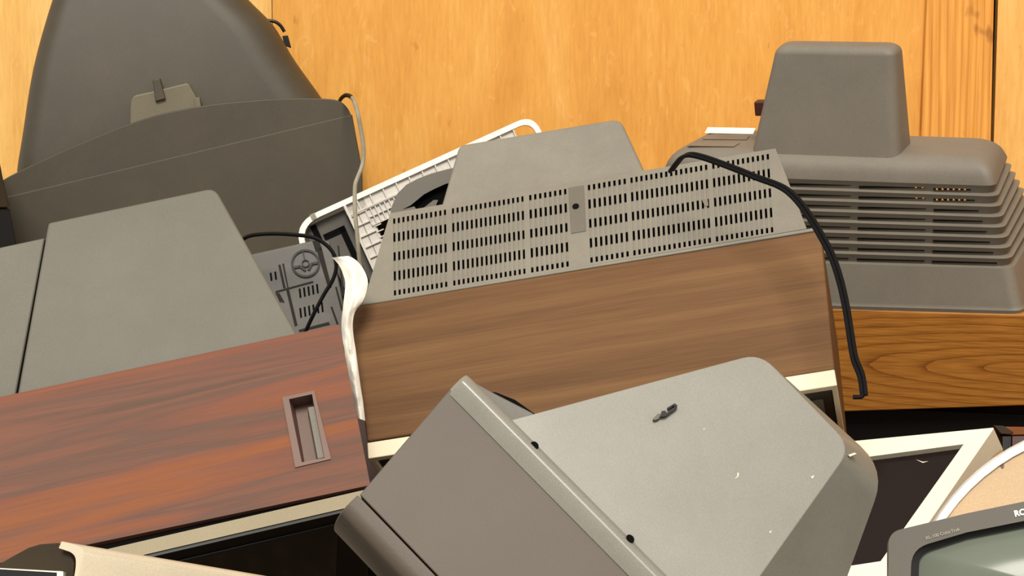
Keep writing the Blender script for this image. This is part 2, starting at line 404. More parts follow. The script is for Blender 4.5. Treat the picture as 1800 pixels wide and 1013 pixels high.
# grey shell
sh = F.pts([(85, 391), (378, 329), (524, 590), (30, 697)], .012)
mb = MB(); mb.loft([rpoly(sh, [.004, .014, 0, 0]), rpoly([sh[0] + Vector((0, .15, -.01)), sh[1] + Vector((-.02, .15, -.01)), sh[2] + Vector((-.01, .27, 0)), sh[3] + Vector((0, .27, 0))], [.004, .014, 0, 0])])
shell = mb.build('back_shell', M['shell_grey'], T, .004)
wg = F.pts([(-230, 484), (79, 417.5), (26, 702), (-225, 757)], .016)
mb = MB(); mb.prism(wg, (0, .15, 0)); mb.build('shell_wing', M['shell_grey'], T, .003)
mb = MB(); mb.prism(F.pts([(74, 425), (90, 420), (40, 697), (20, 702)], .022), (0, .2, 0)); mb.build('seam_channel', M['inner'], T)
# beige bezel strip and black front, stepped back under the wood
xl, xr = wl[3].x, wl[2].x
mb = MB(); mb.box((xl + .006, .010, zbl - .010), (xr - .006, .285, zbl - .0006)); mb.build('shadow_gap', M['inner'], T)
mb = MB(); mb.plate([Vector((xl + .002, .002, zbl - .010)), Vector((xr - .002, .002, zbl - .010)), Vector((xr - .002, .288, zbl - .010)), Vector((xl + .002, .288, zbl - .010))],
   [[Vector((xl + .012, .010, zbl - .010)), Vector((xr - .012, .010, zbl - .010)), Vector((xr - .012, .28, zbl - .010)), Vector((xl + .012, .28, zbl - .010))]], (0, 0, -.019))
bezel = mb.build('bezel', M['cream_shaded'], T)
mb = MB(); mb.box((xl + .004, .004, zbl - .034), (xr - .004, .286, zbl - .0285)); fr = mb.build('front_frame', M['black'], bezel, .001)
mb = MB(); mb.box((xl + .03, .035, zbl - .0365), (xr - .05, .27, zbl - .033)); mb.build('screen', M['screen'], fr, .004)

# ------------------------------------------------------------------ oak television on the right
F = Frame(1500, 548, 3.56, -24, -11, edge=((1501.6, 545), (1800, 553.5)))
T = thing('television', F, 'oak cabinet television with a louvred grey back and tall hump, at the right', 'television')
ob = F.pts([(1060, 532), (1905, 556.5), (1890, 711), (1080, 738)])
mb = MB(); mb.prism(ob, (0, .36, 0)); mb.build('cabinet', M['oak'], T, .003)
zo = (ob[0].z + ob[1].z) / 2; zob = (ob[2].z + ob[3].z) / 2
mb = MB(); mb.box((ob[3].x + .012, .03, zob - .075), (ob[2].x - .012, .34, zob - .0005)); mb.build('front_frame', M['black'], T, .003)
# shell rings
LT, RT = F.at(1174, 262, .03), F.at(1741, 283, .03)      # ledge front corners
LB, RB = F.at(1092, 533, .002), F.at(1797, 548, .002)
zl = (LT.z + RT.z) / 2
dep_t = .16
tilt = (RT.z - LT.z) / (RT.x - LT.x); xmid = (LT.x + RT.x) / 2
def ztl(pts, t): return [Vector((p.x, p.y, p.z + tilt * t * (p.x - xmid))) for p in pts]
def shring(z, ins=0, yb=None):
    t = (z - zo) / (zl - zo)
    xa, xb = lerp(LB.x, LT.x, t) + ins, lerp(RB.x, RT.x, t) - ins
    yf = lerp(.002, .03, t) + ins; ybk = lerp(.33, .03 + dep_t, t) - ins
    pts = [Vector((xa, yf, z)), Vector((xb, yf, z)), Vector((xb - .022 * t, ybk, z)), Vector((xa + .022 * t, ybk, z))]
    return ztl(rpoly(pts, .020, 5), t)
rings = [shring(zo - .0005), shring(zo + .006, -.0025), shring(zo + .012, 0)]
zs8 = F.at(1600, 466, .01).z; zs1 = F.at(1600, 318, .02).z; pitch = (zs1 - zs8) / 8
lv = []
for k in range(8):
    zz = zs8 + k * pitch
    rings += [shring(zz, -.0), shring(zz + pitch * .10, .0085), shring(zz + pitch * .97, -.0005)]
    lv.append(zz + pitch * .36)
rings += [shring(zs1 + .004, -.0005), shring(zl - .028, 0)]
for a in range(1, 7):
    th = a / 6 * math.pi / 2; rings.append(shring(zl - .028 + .028 * math.sin(th), .03 * (1 - math.cos(th))))
mb = MB(); mb.loft(rings); shell = mb.build('back_shell', M['mid_grey'], T)
# slots: thin dark openings at the root of each louvre
mb = MB(); comp = MB()
SEG = [[(1250, 1362), (1380, 1501), (1515, 1630), (1645, 1710)], [(1245, 1360), (1378, 1500), (1513, 1630), (1644, 1716)], [(1240, 1358), (1376, 1498), (1511, 1630), (1643, 1722)], [(1235, 1355), (1374, 1496), (1509, 1628), (1641, 1728)],
       [(1230, 1353), (1370, 1495), (1508, 1627), (1640, 1734)], [(1228, 1350), (1368, 1492), (1506, 1625), (1639, 1739)], [(1226, 1348), (1366, 1490), (1505, 1623), (1637, 1744)], [(1224, 1346), (1364, 1488), (1503, 1622), (1635, 1750)]]
for k in range(8):
    row = 7 - k; z = lv[k]; t = (z - zo) / (zl - zo); yf = lerp(.002, .03, t) + .0058
    for s0, s1 in SEG[row]:
        xa, xb = F.at(s0, 400, yf).x, F.at(s1, 400, yf).x
        sh_ = -.0008 * (row - 4)
        dz = tilt * t * ((xa + xb) / 2 - xmid); mb.box((xa, yf - .0012, z - .0004 + dz), (xb, yf + .003, z + .0030 + dz))
        if row in (0, 1) and s0 > 1600 or (row in (0, 1) and s1 == 1630):
            for q in range(6 if s0 > 1600 else 2):
                cx = xa + .004 + q * .009 if s0 > 1600 else xb - .016 + q * .011
                comp.box((cx, yf - .0016, z + dz), (cx + .003, yf + .001, z + .0026 + dz))
mb.build('vent_slots', M['inner'], shell, flat=True)
comp.build('circuit_components', M['copper'], shell, flat=True)
# hump
yh = .03 + .012
hz0 = zl - .014
hb = [F.at(1316, 266, yh), F.at(1580, 270, yh)]; ht = [F.at(1362, 82, yh + .012), F.at(1574, 82, yh + .012)]
zt_ = (ht[0].z + ht[1].z) / 2
def hring(z, ins=0):
    t = (z - hz0) / (zt_ - hz0)
    xa, xb = lerp(hb[0].x, ht[0].x, t) + ins, lerp(hb[1].x, ht[1].x, t) - ins
    yf = lerp(yh, yh + .012, t) + ins; yk = lerp(.135, .108, t) - ins
    return ztl(rpoly([Vector((xa, yf, z)), Vector((xb, yf, z)), Vector((xb, yk, z)), Vector((xa, yk, z))], [.016, .020, .02, .02], 6), 1)
rings = [hring(hz0, 0), hring(hz0 + .014, 0), hring(lerp(hz0, zt_, .5)), hring(zt_ - .014)]
for a in range(1, 7):
    th = a / 6 * math.pi / 2; rings.append(hring(zt_ - .014 + .014 * math.sin(th), .014 * (1 - math.cos(th))))
mb = MB(); mb.loft(rings); hump = mb.build('neck_housing', M['mid_grey'], T)
cl = F.at(1332, 192, yh + .03)
mb = MB(); mb.box((cl.x - .006, cl.y, cl.z - .012), (cl.x + .012, cl.y + .02, cl.z + .012)); mb.build('side_clip', M['redwood'], hump, .002)
zq = zl + .0004
for nm, qd, mt in (('white_label', [(1244, 224.5), (1328, 226), (1324, 236), (1239, 234)], 'paper'), ('faded_label', [(1240, 238), (1318, 239), (1312, 246), (1235, 245)], 'brown_paper'), ('faded_label', [(1215, 251), (1300, 252), (1290, 258), (1208, 257)], 'brown_paper')):
    mb = MB(); mb.prism([F.atz(x, y, zq + tilt * (F.atz(x, y, zq).x - xmid)) for x, y in qd], (0, 0, .0008)); mb.build(nm, M[mt], shell)

# ------------------------------------------------------------------ big dark television at back left
F = Frame(320, 330, 3.82, 4, 6, edge=((12, 345.6), (618, 201)))
T = thing('television', F, 'big dark olive television with a high tapering back and curved rim, at the back left', 'television')
lowq = F.pts([(11, 346), (619, 201), (637, 300), (640, 620), (40, 640), (24, 423)])
mb = MB(); mb.loft([lowq, [p + Vector((0, .30, 0)) for p in lowq]]); mb.build('cabinet', M['dark_olive'], T, .002)
curve = smooth_path([F.at(x, y, .007) for x, y in ((3, 318), (30, 303), (118, 262), (237, 214), (316, 193), (395, 181), (493, 173.5), (570, 173.5), (597, 178), (611, 190), (617, 202))], 5)
rb = curve + [F.at(617.5, 204, .007), F.at(12, 349, .007)]
mb = MB(); mb.prism(rb, (0, .27, 0)); rim = mb.build('rim', M['dark_olive'], T, .007, seg=4, angle=50)
# tapering shell: rounded cross sections
yS = .035
LS = [(31, 330), (24, 304), (33, 240), (51, 118), (81, 0), (112, -90), (150, -190)]
RS = [(640, 330), (600, 230), (566, 172), (515, 100), (479, 40), (441, 0), (370, -70), (300, -130)]
def edge_x(E, z):
    pts = sorted([F.at(x, y, yS) for x, y in E], key=lambda p: p.z)
    pts = smooth_path(pts, 8)
    for p, q in zip(pts, pts[1:]):
        if p.z <= z <= q.z: return lerp(p.x, q.x, (z - p.z) / max(q.z - p.z, 1e-6))
    return pts[0].x if z < pts[0].z else pts[-1].x
z0_, z1_ = F.at(300, 330, yS).z, F.at(250, -140, yS).z
rings = []
for k in range(26):
    z = lerp(z0_, z1_, k / 25); xa, xb = edge_x(LS, z), edge_x(RS, z); t = k / 25
    wdt = xb - xa; yf = yS - .004 + .05 * t * t; yk = lerp(.29, .2, t)
    rr = min(.075, wdt * .3)
    pts = [Vector((xa, yf, z)), Vector((xb, yf, z)), Vector((xb, yk, z)), Vector((xa, yk, z))]
    rings.append(rpoly(pts, [rr * .6, rr, .03, .03], 8))
mb = MB(); mb.loft(rings); shell = mb.build('back_shell', M['dark_olive'], T)
def sy(px, py): 
    z = F.at(px, py, yS).z; t = max(0, (z - z0_) / (z1_ - z0_)); return yS - .004 + .05 * t * t
pad = [F.at(x, y, .013) for x, y in ((234, 168), (270, 160), (331, 145), (346, 172), (352, 205), (228, 225), (229, 180))]
mb = MB(); mb.prism(rpoly(pad, .006), (0, .03, 0)); pad_o = mb.build('bracket', M['olive_light'], shell, .003)
mb = MB(); mb.prism(F.pts([(268, 140), (281, 137), (291, 174), (273, 179)], .006), (0, .02, 0)); mb.build('bracket_clip', M['dark_olive'], pad_o, .002)
mb = MB(); mb.prism(F.pts([(341, 172), (351, 171), (354, 192), (344, 194)], .008), (0, .02, 0)); mb.build('bracket_tab', M['olive_light'], pad_o, .001)
hp = smooth_path([F.at(x, y, .13) for x, y in ((470, 36), (483, 38), (493, 45), (500, 56))])
mb = MB(); mb.tube(hp, .0032); hk = mb.build('hook', M['black'], shell)
mb = MB(); mb.prism(F.pts([(496, 63), (506, 62), (512, 84), (500, 80)], .13), (0, .012, 0)); mb.build('hook_stub', M['black'], shell, .001)

# grey cable hanging at its right end
F = Frame(620, 300, 3.42, 0, 8, roll=0)
cp = [(593, 196, .74), (597, 178, .70), (603, 170, .5), (611, 167.5, .16), (621, 175, .03), (628, 196, -.012), (635, 232, -.012), (639, 262, -.012), (637, 290, -.012), (628, 314, -.014), (624, 330, -.015), (624, 370, -.018), (628, 415, -.018), (631, 450, -.015), (634, 474, -.012)]
path = smooth_path([F.at(x, y, d) for x, y, d in cp], 5)
T = thing('cable', F, 'thin silvery grey cable hanging down past the right corner of the dark olive television', 'cable')
mb = MB(); mb.tube(path[18:], .0034); mb.build('grey_jacket', M['cable_grey'], T)
mb = MB(); mb.tube(path[:20], .0036); mb.build('black_end', M['black_rub'], T)

# ------------------------------------------------------------------ dark box at the left edge
F = Frame(0, 350, 3.60, 0, 0, roll=0)
T = thing('television', F, 'dark brown television corner cut off by the left edge of the photo', 'television')
mb = MB(); mb.prism(F.pts([(-140, 266), (-4, 266), (6, 316), (17, 366), (-140, 366)]), (-.06, .16, 0)); mb.build('cabinet', M['olive_dark'], T, .003)
mb = MB(); mb.prism(F.pts([(-140, 366.5), (17, 366.5), (29, 430), (36, 500), (-140, 500)], .006), (-.06, .15, 0)); mb.build('front_panel', M['black'], T, .002)

# ------------------------------------------------------------------ silver lattice frame
F = Frame(720, 300, 3.62, 0, 6, edge=((592, 357), (912, 212)))
T = thing('bezel_frame', F, 'silvery white plastic bezel with ribbed back, leaning behind the pile', 'bezel')
UL, UR = F.at(508, 400), F.at(950, 205)
zt = (F.at(592, 357).z + F.at(912, 212).z) / 2; xa, xb = F.at(514, 404).x, F.at(951, 230).x
zbm = zt - .30; th = .009; r = .035
def rr(x0, x1, z0, z1, y, rad_): return rpoly([Vector((x0, y, z1)), Vector((x1, y, z1)), Vector((x1, y, z0)), Vector((x0, y, z0))], rad_, 8)
mb = MB(); mb.plate(rr(xa, xb, zbm, zt, 0, [.05, .03, r, r]), [rr(xa + th, xb - th, zbm + th, zt - th, 0, [.042, .022, r - th, r - th])], (0, .034, 0)); mb.build('rim', M['white'], T)
# back web of the bezel (flat strip) behind the ribs
zr = zt - .026; zc = zr - .155; xc0, xc1 = F.at(604, 362).x, F.at(905, 235).x
mb = MB(); mb.box((xc0, .006, zr - .001), (xc1, .028, zt - th)); mb.build('web', M['silver'], T)
mb = MB()
mb.box((xc0, .001, zr - .0025), (xc1, .027, zr))
for k in range(14):
    x = lerp(xc0, xc1, k / 13); mb.box((x - .0011, .0015, zr), (x + .0011, .027, zt - th))
mb.build('ribs', M['silver'], T, flat=True)
# small square lattice
xs1 = lerp(xc0, xc1, .40); zl0 = zr - .032
mb = MB(); mb.box((xc0 + .03, .007, zl0), (xs1, .028, zr - .003)); 
for k in range(12):
    x = lerp(xc0 + .03, xs1, k / 11); mb.box((x - .0009, .002, zl0), (x + .001, .022, zr - .003))
for k in range(3):
    z = lerp(zl0, zr - .003, k / 2); mb.box((xc0 + .03, .002, z - .0009), (xs1, .022, z + .0009))
mb.build('lattice', M['silver'], T, flat=True)
mb = MB(); mb.box((xc0 + .01, .036, zc - .02), (xs1 + .05, .044, zr - .03)); mb.build('gap_filler', M['olive_dark'], T)  # dark sheet added to hide the bright wall behind the frame
# cross bar
mb = MB()
mb.box((xc0, .006, zc), (xc0 + .035, .030, zt - th)); mb.box((xc0, -.002, zc), (xc0 + .004, .024, zt - th)); mb.box((xc0 + .031, .004, zc), (xc0 + .0335, .024, zr - .03)); mb.box((xc0 + .015, .006, zc), (xc0 + .017, .024, zr))
for k in range(9):
    z = lerp(zc, zr - .004, k / 8); mb.box((xc0 + .003, .002, z - .001), (xc0 + .032, .024, z + .001))
for k in range(13):
    z = lerp(zc, zr - .035, k / 12); mb.box((xc0 + .033, .002, z - .0009), (xc0 + .044, .028, z + .0009))
mb.build('crossbar', M['silver'], T, flat=True)
# dark speaker box left of the crossbar
mb = MB(); bx0, bx1 = xa + .015, xc0 - .002
mb.box((bx0, .020, zc - .02), (bx1, .06, zt - th - .006)); sb = mb.build('speaker_box', M['charcoal'], T, .002)
mb = MB(); mb.box((bx0 + .026, .018, zt - .048), (bx1 - .012, .022, zt - .038)); mb.box((bx1 - .022, .018, zc), (bx1 - .012, .022, zt - .038)); mb.box((bx0 + .012, .018, zc), (bx0 + .022, .022, zt - th - .008)); mb.build('groove', M['inner'], sb)
mb = MB(); mb.box((xa + .036, -.0008, zt - .0095), (xa + .045, .004, zt + .0006)); mb.build('clip', M['cable_grey'], T)

# ------------------------------------------------------------------ grey shroud behind the vented television
F = Frame(740, 350, 3.52, 0, 4, roll=0)
T = thing('tube_housing', F, 'rounded grey housing with a black curved opening, behind the slotted grey back', 'housing')
out = F.pts([(680, 440), (684, 385), (689, 362), (699, 340), (714, 325), (733, 315), (756, 306), (786, 298), (806, 294), (806, 440)])
hl = F.pts([(706, 369), (722, 361), (745, 342), (764, 332), (784, 323), (796, 321), (796, 360), (766, 362), (770, 352), (762, 352), (744, 366), (734, 372), (728, 363)])
mb = MB(); mb.plate(out, [hl], (0, .07, 0), hole_depth=(0, .012, 0)); mb.build('housing', M['shroud'], T)
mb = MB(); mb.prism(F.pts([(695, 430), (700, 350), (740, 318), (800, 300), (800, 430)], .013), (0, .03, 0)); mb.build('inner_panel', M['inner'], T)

# ------------------------------------------------------------------ charcoal ribbed panel
F = Frame(520, 500, 3.34, 4, 18, edge=((445, 445), (560, 421)))
T = thing('speaker_panel', F, 'charcoal plastic back panel with a spoked ring emblem and slots, between two wooden televisions', 'panel')
po = F.pts([(400, 456), (562, 420), (580, 424), (600, 510), (613, 590), (600, 620), (440, 640)])
mb = MB(); mb.prism(po, (0, .035, 0)); pn = mb.build('panel', M['charcoal'], T, .003)
def bar(pix, y0=-.0008, d=.002, mat='groove', name='groove'):
    mb = MB(); mb.prism(F.pts(pix, y0), (0, d, 0)); return mb.build(name, M[mat], pn)
c = F.at(537, 463, -.003); rx = (F.at(563, 463).x - F.at(537, 463).x)
def ringm(r0, r1, d, a0=0, a1=360, n=32):
    m_ = MB(); A = [rad(lerp(a0, a1, k / n)) for k in range(n + 1)]
    f = lambda r, y: [c + Vector((r * math.cos(q), y, r * math.sin(q))) for q in A]
    a_, b_, c_, d_ = f(r0, 0), f(r1, 0), f(r1, d), f(r0, d)
    m_.loft([[a_[i], b_[i], c_[i], d_[i]] for i in range(n + 1)], caps=(a1 - a0 < 359, a1 - a0 < 359)); return m_
mb = ringm(rx * .86, rx * 1.0, .005); em = mb.build('emblem_ring', M['black'], pn)
mb = ringm(rx * .20, rx * .28, .005, 0, 360, 18); mb.build('emblem_hub', M['black'], em)
mb = MB()
for an in (90,):
    pass
def seg(a, b, wd, m_):
    d = (b - a).normalized(); n = Vector((-d.z, 0, d.x)) * wd / 2
    m_.prism([a - n, b - n, b + n, a + n], (0, .005, 0))
seg(c + Vector((0, 0, rx * .28)), c + Vector((0, 0, rx * .95)), rx * .07, mb)
for sx in (-1, 1):
    seg(c + Vector((sx * rx * .88, 0, -rx * .12)), c + Vector((sx * rx * .42, 0, -rx * .12)), rx * .16, mb)
    seg(c + Vector((sx * rx * .46, 0, -rx * .08)), c + Vector((sx * rx * .10, 0, -rx * .50)), rx * .16, mb)
mb.build('emblem_spokes', M['black'], em)
for q in ([(549, 424), (561, 421), (566, 440), (555, 443)], [(556, 438), (565, 434), (583, 505), (577, 507)], [(593, 432), (596, 432), (606, 520), (602, 521)], [(489, 466), (493, 465), (502, 506), (498, 507)], [(496, 464), (499, 463), (507, 505), (505, 506)],
          [(484, 512), (550, 494), (551, 497), (485, 515)], [(503, 510), (508, 509), (523, 572), (518, 574)], [(484, 515), (487, 514), (496, 530), (492, 532)], [(488, 516), (491, 515), (500, 531), (497, 533)], [(525, 580), (578, 566), (580, 571), (526, 584)], [(581, 540), (584, 539), (596, 572), (593, 574)], [(589, 505), (592, 504), (603, 545), (600, 547)]):
    bar(q)
def slots(x, y, n, dx, dy, L):
    for k in range(n):
        a, b = x + k * dx, y + k * dy
        bar([(a, b), (a + 3.2, b - .9), (a + 5, b + L - 1), (a + 1.8, b + L)], name='slot', mat='inner')
slots(474, 480, 2, 8, -2, 14); slots(525, 508, 5, 7.6, -2, 16); slots(526, 542, 6, 7.6, -2, 17)

# dark filler box added to keep the gap from showing bright wall
F = Frame(630, 800, 3.36, 0, 22, roll=0)
T = thing('television', F, 'added dark brown box filling the gap between the rosewood and walnut televisions', 'television')
mb = MB(); mb.prism(F.pts([(560, 640), (672, 640), (690, 900), (560, 900)]), (0, .22, 0)); mb.build('cabinet', M['redbrown'], T, .003)
mb = MB(); mb.prism(F.pts([(560, 900.5), (690, 900.5), (700, 1060), (560, 1060)], .004), (0, .2, 0)); mb.build('front_frame', M['inner'], T, .002)  # lower half of the filler, near-black for the dark of the gap

# black cord looping over the panel
F = Frame(520, 500, 3.24, 0, 15, roll=0)
pp = [(415, 432, .03), (428, 420, .0), (445, 413.5, -.005), (480, 411, -.008), (520, 413, -.010), (552, 418, -.012), (575, 432, -.012), (588, 450, -.012), (591, 470, -.010), (585, 492, -.008), (570, 517, -.006), (555, 545, -.004), (543, 570, .0), (534, 590, .004)]
mb = MB(); mb.tube(smooth_path([F.M @ F.at(x, y, d) for x, y, d in pp], 6), .0030)
tag(mb.build('power_cord', M['black_rub']), 'thin black cord looping over the charcoal panel with the ring emblem', 'cord')

# ------------------------------------------------------------------ white plastic bag
F = Frame(610, 500, 3.075, 0, 26, roll=0)
L_ = [(583, 453), (590, 459), (597, 468), (603, 482), (607, 500), (603, 540), (600, 570), (602, 595), (606, 620), (610, 650), (616, 680), (622, 705), (628, 735)]
R_ = [(612, 450), (624, 456), (637, 470), (646, 490), (646, 505), (638, 530), (624, 548), (620, 570), (622, 595), (626, 620), (630, 650), (634, 680), (638, 705), (642, 740)]
def reparam(E, n):
    pts = smooth_path([Vector((x, y, 0)) for x, y in E], 6); out = []
    Lc = [0]
    for a, b in zip(pts, pts[1:]): Lc.append(Lc[-1] + (b - a).length)
    for k in range(n):
        t = Lc[-1] * k / (n - 1)
        for i in range(len(pts) - 1):
            if Lc[i + 1] >= t - 1e-9: out.append(lerp(pts[i], pts[i + 1], (t - Lc[i]) / max(Lc[i + 1] - Lc[i], 1e-9))); break
    return out
from mathutils import noise
A, B = reparam(L_, 40), reparam(R_, 40); NX = 12
front, back = [], []
for i in range(40):
    rf, rk = [], []
    for j in range(NX + 1):
        t = j / NX; p = lerp(A[i], B[i], t); bul = math.sin(math.pi * t)
        nz = noise.fractal(Vector((p.x * .05 + 3, p.y * .022, 1)), 1.0, 2.1, 4) * .010 * bul + abs(noise.noise(Vector((p.x * .09, p.y * .06, 4)))) * .007 * bul
        rf.append(F.at(p.x, p.y, -.006 * bul - nz * .8)); rk.append(F.at(p.x, p.y, .006 * bul + .001))
    front.append(rf); back.append(rk)
mb = MB(); mb.loft([f + b[::-1] for f, b in zip(front, back)])
o = mb.build('plastic_bag', M['bag'], None); o.data.transform(F.M)
tag(o, 'crumpled white plastic bag squeezed between the rosewood and walnut televisions', 'bag')

# ------------------------------------------------------------------ black cord over the walnut television
F = Frame(1360, 400, 2.90, -13, 24, roll=0)
pp = [(1180, 300, .12), (1192, 284, .09), (1200, 276, .07), (1212, 272, .052), (1230, 275, .046), (1255, 283, .040), (1290, 296, .030), (1330, 312, .018), (1372, 328, .006), (1396, 346, .0), (1420, 376, -.012), (1442, 412, -.028), (1462, 450, -.036), (1477, 495, -.045), (1488, 545, -.055), (1495, 590, -.06), (1502, 630, -.065), (1514, 662, -.07), (1519, 697, -.074)]
path = [F.M @ F.at(x, y, d) for x, y, d in smooth_path(pp, 6)]
mb = MB()
for s in (-1, 1): mb.tube([p + Vector((s * .0022, 0, s * .0012)) for p in path], .0029)
e = path[-1]
mb.tube([e + Vector((0, 0, .004)), e + Vector((-.004, 0, -.001)), e + Vector((-.014, 0, -.001))], .003)
tag(mb.build('power_cord', M['black_rub']), 'black flat twin power cord draped over the right end of the slotted grey back', 'cord')

# ------------------------------------------------------------------ front grey television, turned on its corner
F = Frame(1000, 850, 2.12, 0, 24, edge=((791, 685), (1115, 1013)))
T = thing('television', F, 'scuffed grey plastic television tipped on its corner, in front at the bottom', 'television')
c1, c2 = F.at(791, 684), F.at(632, 870)
wd = F.at(1246, 1080).x - F.at(820, 668).x + .11
zA = c1.z; zB = c2.z
xA = (c1.x + c2.x) / 2; xB = xA + wd
mb = MB(); mb.prism([Vector((c1.x, 0, zA)), Vector((xB, 0, zA)), Vector((xB, 0, zB)), Vector((c2.x, 0, zB))], (0, .27, 0)); cab = mb.build('cabinet', M['front_cab'], T, .0015)
zC = F.at(594, 935, .02).z
# bezel with a big rounded front edge
prof = []
yb0 = -.0004
for k in range(9):
    a = k / 8 * math.pi / 2; prof.append((yb0 + .055 * (1 - math.cos(a)), zB - .012 - (zB - .012 - zC) * math.sin(a)))
prof = [(yb0, zB - .0015)] + prof + [(.20, zC + .05), (.26, zB - .0015)]
mb = MB(); mb.loft([[Vector((x, y, z)) for y, z in prof] for x in (c2.x - .001, c2.x + .012 - .012, xB)]); bezel = mb.build('bezel', M['front_cab'], T, .006, angle=60)
# raised rim at the back of the cabinet
zR = F.at(905, 741, -.004).z
rp = [(-.0004, zA - .0045), (-.0016, zA - .0043), (-.0042, zA + .003)]
for k in range(8):
    a = k / 7 * math.pi / 2; rp.append((-.0065 + .010 * (1 - math.cos(a)), zA + .012 + (zR - zA - .012) * math.sin(a)))
rp += [(.012, zR), (.26, zR), (.26, zA + .0006)]
xr0 = F.at(809, 667, 0).x
mb = MB(); mb.loft([[Vector((xr0 + dx, y + dy, z)) for y, z in rp] for dx, dy in ((.0, .006), (.004, .001), (.010, 0), (xB - xr0, 0))]); rim = mb.build('rim', M['front_shell'], T)
# flank behind the rim
mb = MB(); mb.prism(F.pts([(826, 672), (830, 670), (868, 691), (936, 726), (950, 745), (912, 752), (840, 690)], .016), (0, .2, 0)); mb.build('flank', M['gunmetal'], T, .002)
mb = MB(); mb.prism(F.pts([(860, 689), (872, 690), (905, 703), (942, 729), (952, 748), (930, 745)], .026), (0, .18, 0)); mb.build('gap_shade', M['inner'], T)  # black wedge standing in for the shade between flank and shell
# shell: top face tilts up a little to the back
KS = .16
zs = zR
tp = [F.at(x, y, .006, zs, KS) for x, y in ((905, 737), (1336, 621), (1497, 786), (1274, 1100))]
e_ = tp[1] - tp[0]; tp[0] -= e_ * (.018 / e_.z); e_ = tp[2] - tp[3]; tp[3] += e_ * ((tp[0].z - tp[3].z) / e_.z)
bk = [tp[0] + Vector((.01, .24, 0)), F.at(1350, 636, .10), F.at(1558, 826, .10), F.at(1512, 1180, .15)]
bk[3].z = tp[3].z
md = [lerp(a, b, .03) for a, b in zip(tp, bk)]
mb = MB()
R1 = rpoly(tp, [.004, .020, .022, .004], 6); R2 = rpoly(bk, [.004, .030, .035, .004], 6)
mb.loft([R1, R2]); shell = mb.build('back_shell', M['front_shell'], T, .021, seg=7, angle=30)
# clip, screw holes, scuffs
def sp(px, py, up=0): return F.at(px, py, .006 - up, zs, KS)
mb = MB(); mb.prism([sp(x, y, .005) for x, y in ((1147, 737), (1157, 727), (1164, 729), (1158, 737), (1150, 740))], (0, .006, 0)); cl = mb.build('cord_clip', M['gunmetal'], shell, .001)
mb = MB(); mb.prism([sp(x, y, .006) for x, y in ((1163, 723), (1169, 722), (1172, 726), (1188, 714), (1190, 717), (1170, 732), (1160, 733))], (0, .007, 0)); mb.build('clip_tongue', M['black'], cl)
mb = MB(); mb.prism([sp(x, y, .006) for x, y in ((1173, 717), (1186, 709), (1191, 713), (1188, 717), (1184, 713), (1176, 719))], (0, .007, 0)); mb.build('clip_hook', M['black'], cl)
for x, y in ((940, 783), (1108, 947)):
    c = F.at(x, y, -.0045); mb = MB()
    mb.prism([c + Vector((.0045 * math.cos(a), 0, .0034 * math.sin(a))) for a in [k * math.pi / 8 for k in range(16)]], (0, .02, 0)); mb.build('screw_hole', M['inner'], rim)
for L in ([(1291, 843), (1298, 838), (1299, 832), (1296, 831), (1296, 837)], [(1236, 754), (1239, 753), (1238, 756)], [(1425, 838), (1432, 836), (1428, 842)], [(1352, 935), (1357, 933), (1354, 938)]):
    mb = MB(); mb.prism([sp(x, y, .0004) for x, y in L], (0, .001, 0)); mb.build('scuff_mark', M['scuff'], shell)
for L in ([(1393, 884), (1401, 878), (1412, 886), (1416, 893), (1408, 888), (1400, 883)], [(1327, 968), (1334, 966), (1345, 972), (1336, 970)], [(1491, 800), (1502, 796), (1506, 798), (1494, 803)]):
    mb = MB(); mb.prism([sp(x, y, -.0035) for x, y in L], (0, .006, 0)); mb.build('edge_chip', M['scuff'], shell)

# ------------------------------------------------------------------ cream monitor lower right
F = Frame(1640, 860, 2.86, -34, 44, edge=((1525, 773.5), (1748, 753)))
T = thing('monitor', F, 'cream framed monitor with a dark brown screen, lying behind the front grey television', 'monitor')
oq = [F.at(1340, 791), F.at(1748, 752), F.at(1500, 1120), F.at(1180, 1120)]
iq = [F.at(1400, 820), F.at(1694, 781), F.at(1548, 987), F.at(1330, 1020)]
oq[2] = F.at(1530, 1068); oq[3] = F.at(1230, 1110)
mb = MB(); mb.plate(rpoly(oq, [.003] * 4, 3), [iq], (0, .05, 0), hole_depth=(0, .012, 0)); bz = mb.build('bezel', M['ivory'], T)
mb = MB(); mb.prism([p + Vector((0, .010, 0)) for p in iq], (0, .02, 0))
sc_ = mb.build('screen', M['brown_glass'], bz)
mb = MB(); mb.prism([F.at(x, y, .0098) for x, y in ((1610, 808), (1622, 812), (1632, 811), (1622, 814))], (0, .0006, 0)); mb.build('scratch', M['scuff'], sc_)
n = Vector((0, 1, 0))
b1 = [p + n * .032 for p in oq]; b1 = [lerp(p, sum(b1, Vector()) / 4, .01) for p in b1]
b2 = [lerp(p + n * .30, sum((q + n * .30 for q in oq), Vector()) / 4, .2) for p in oq]
mb = MB(); mb.loft([rpoly(b1, .004, 3), rpoly([lerp(a, b, .35) + (a - sum(b1, Vector()) / 4).normalized() * .034 for a, b in zip(b1, b2)], .02, 3), rpoly(b2, .03, 3)]); mb.build('housing', M['beige'], T, .003)

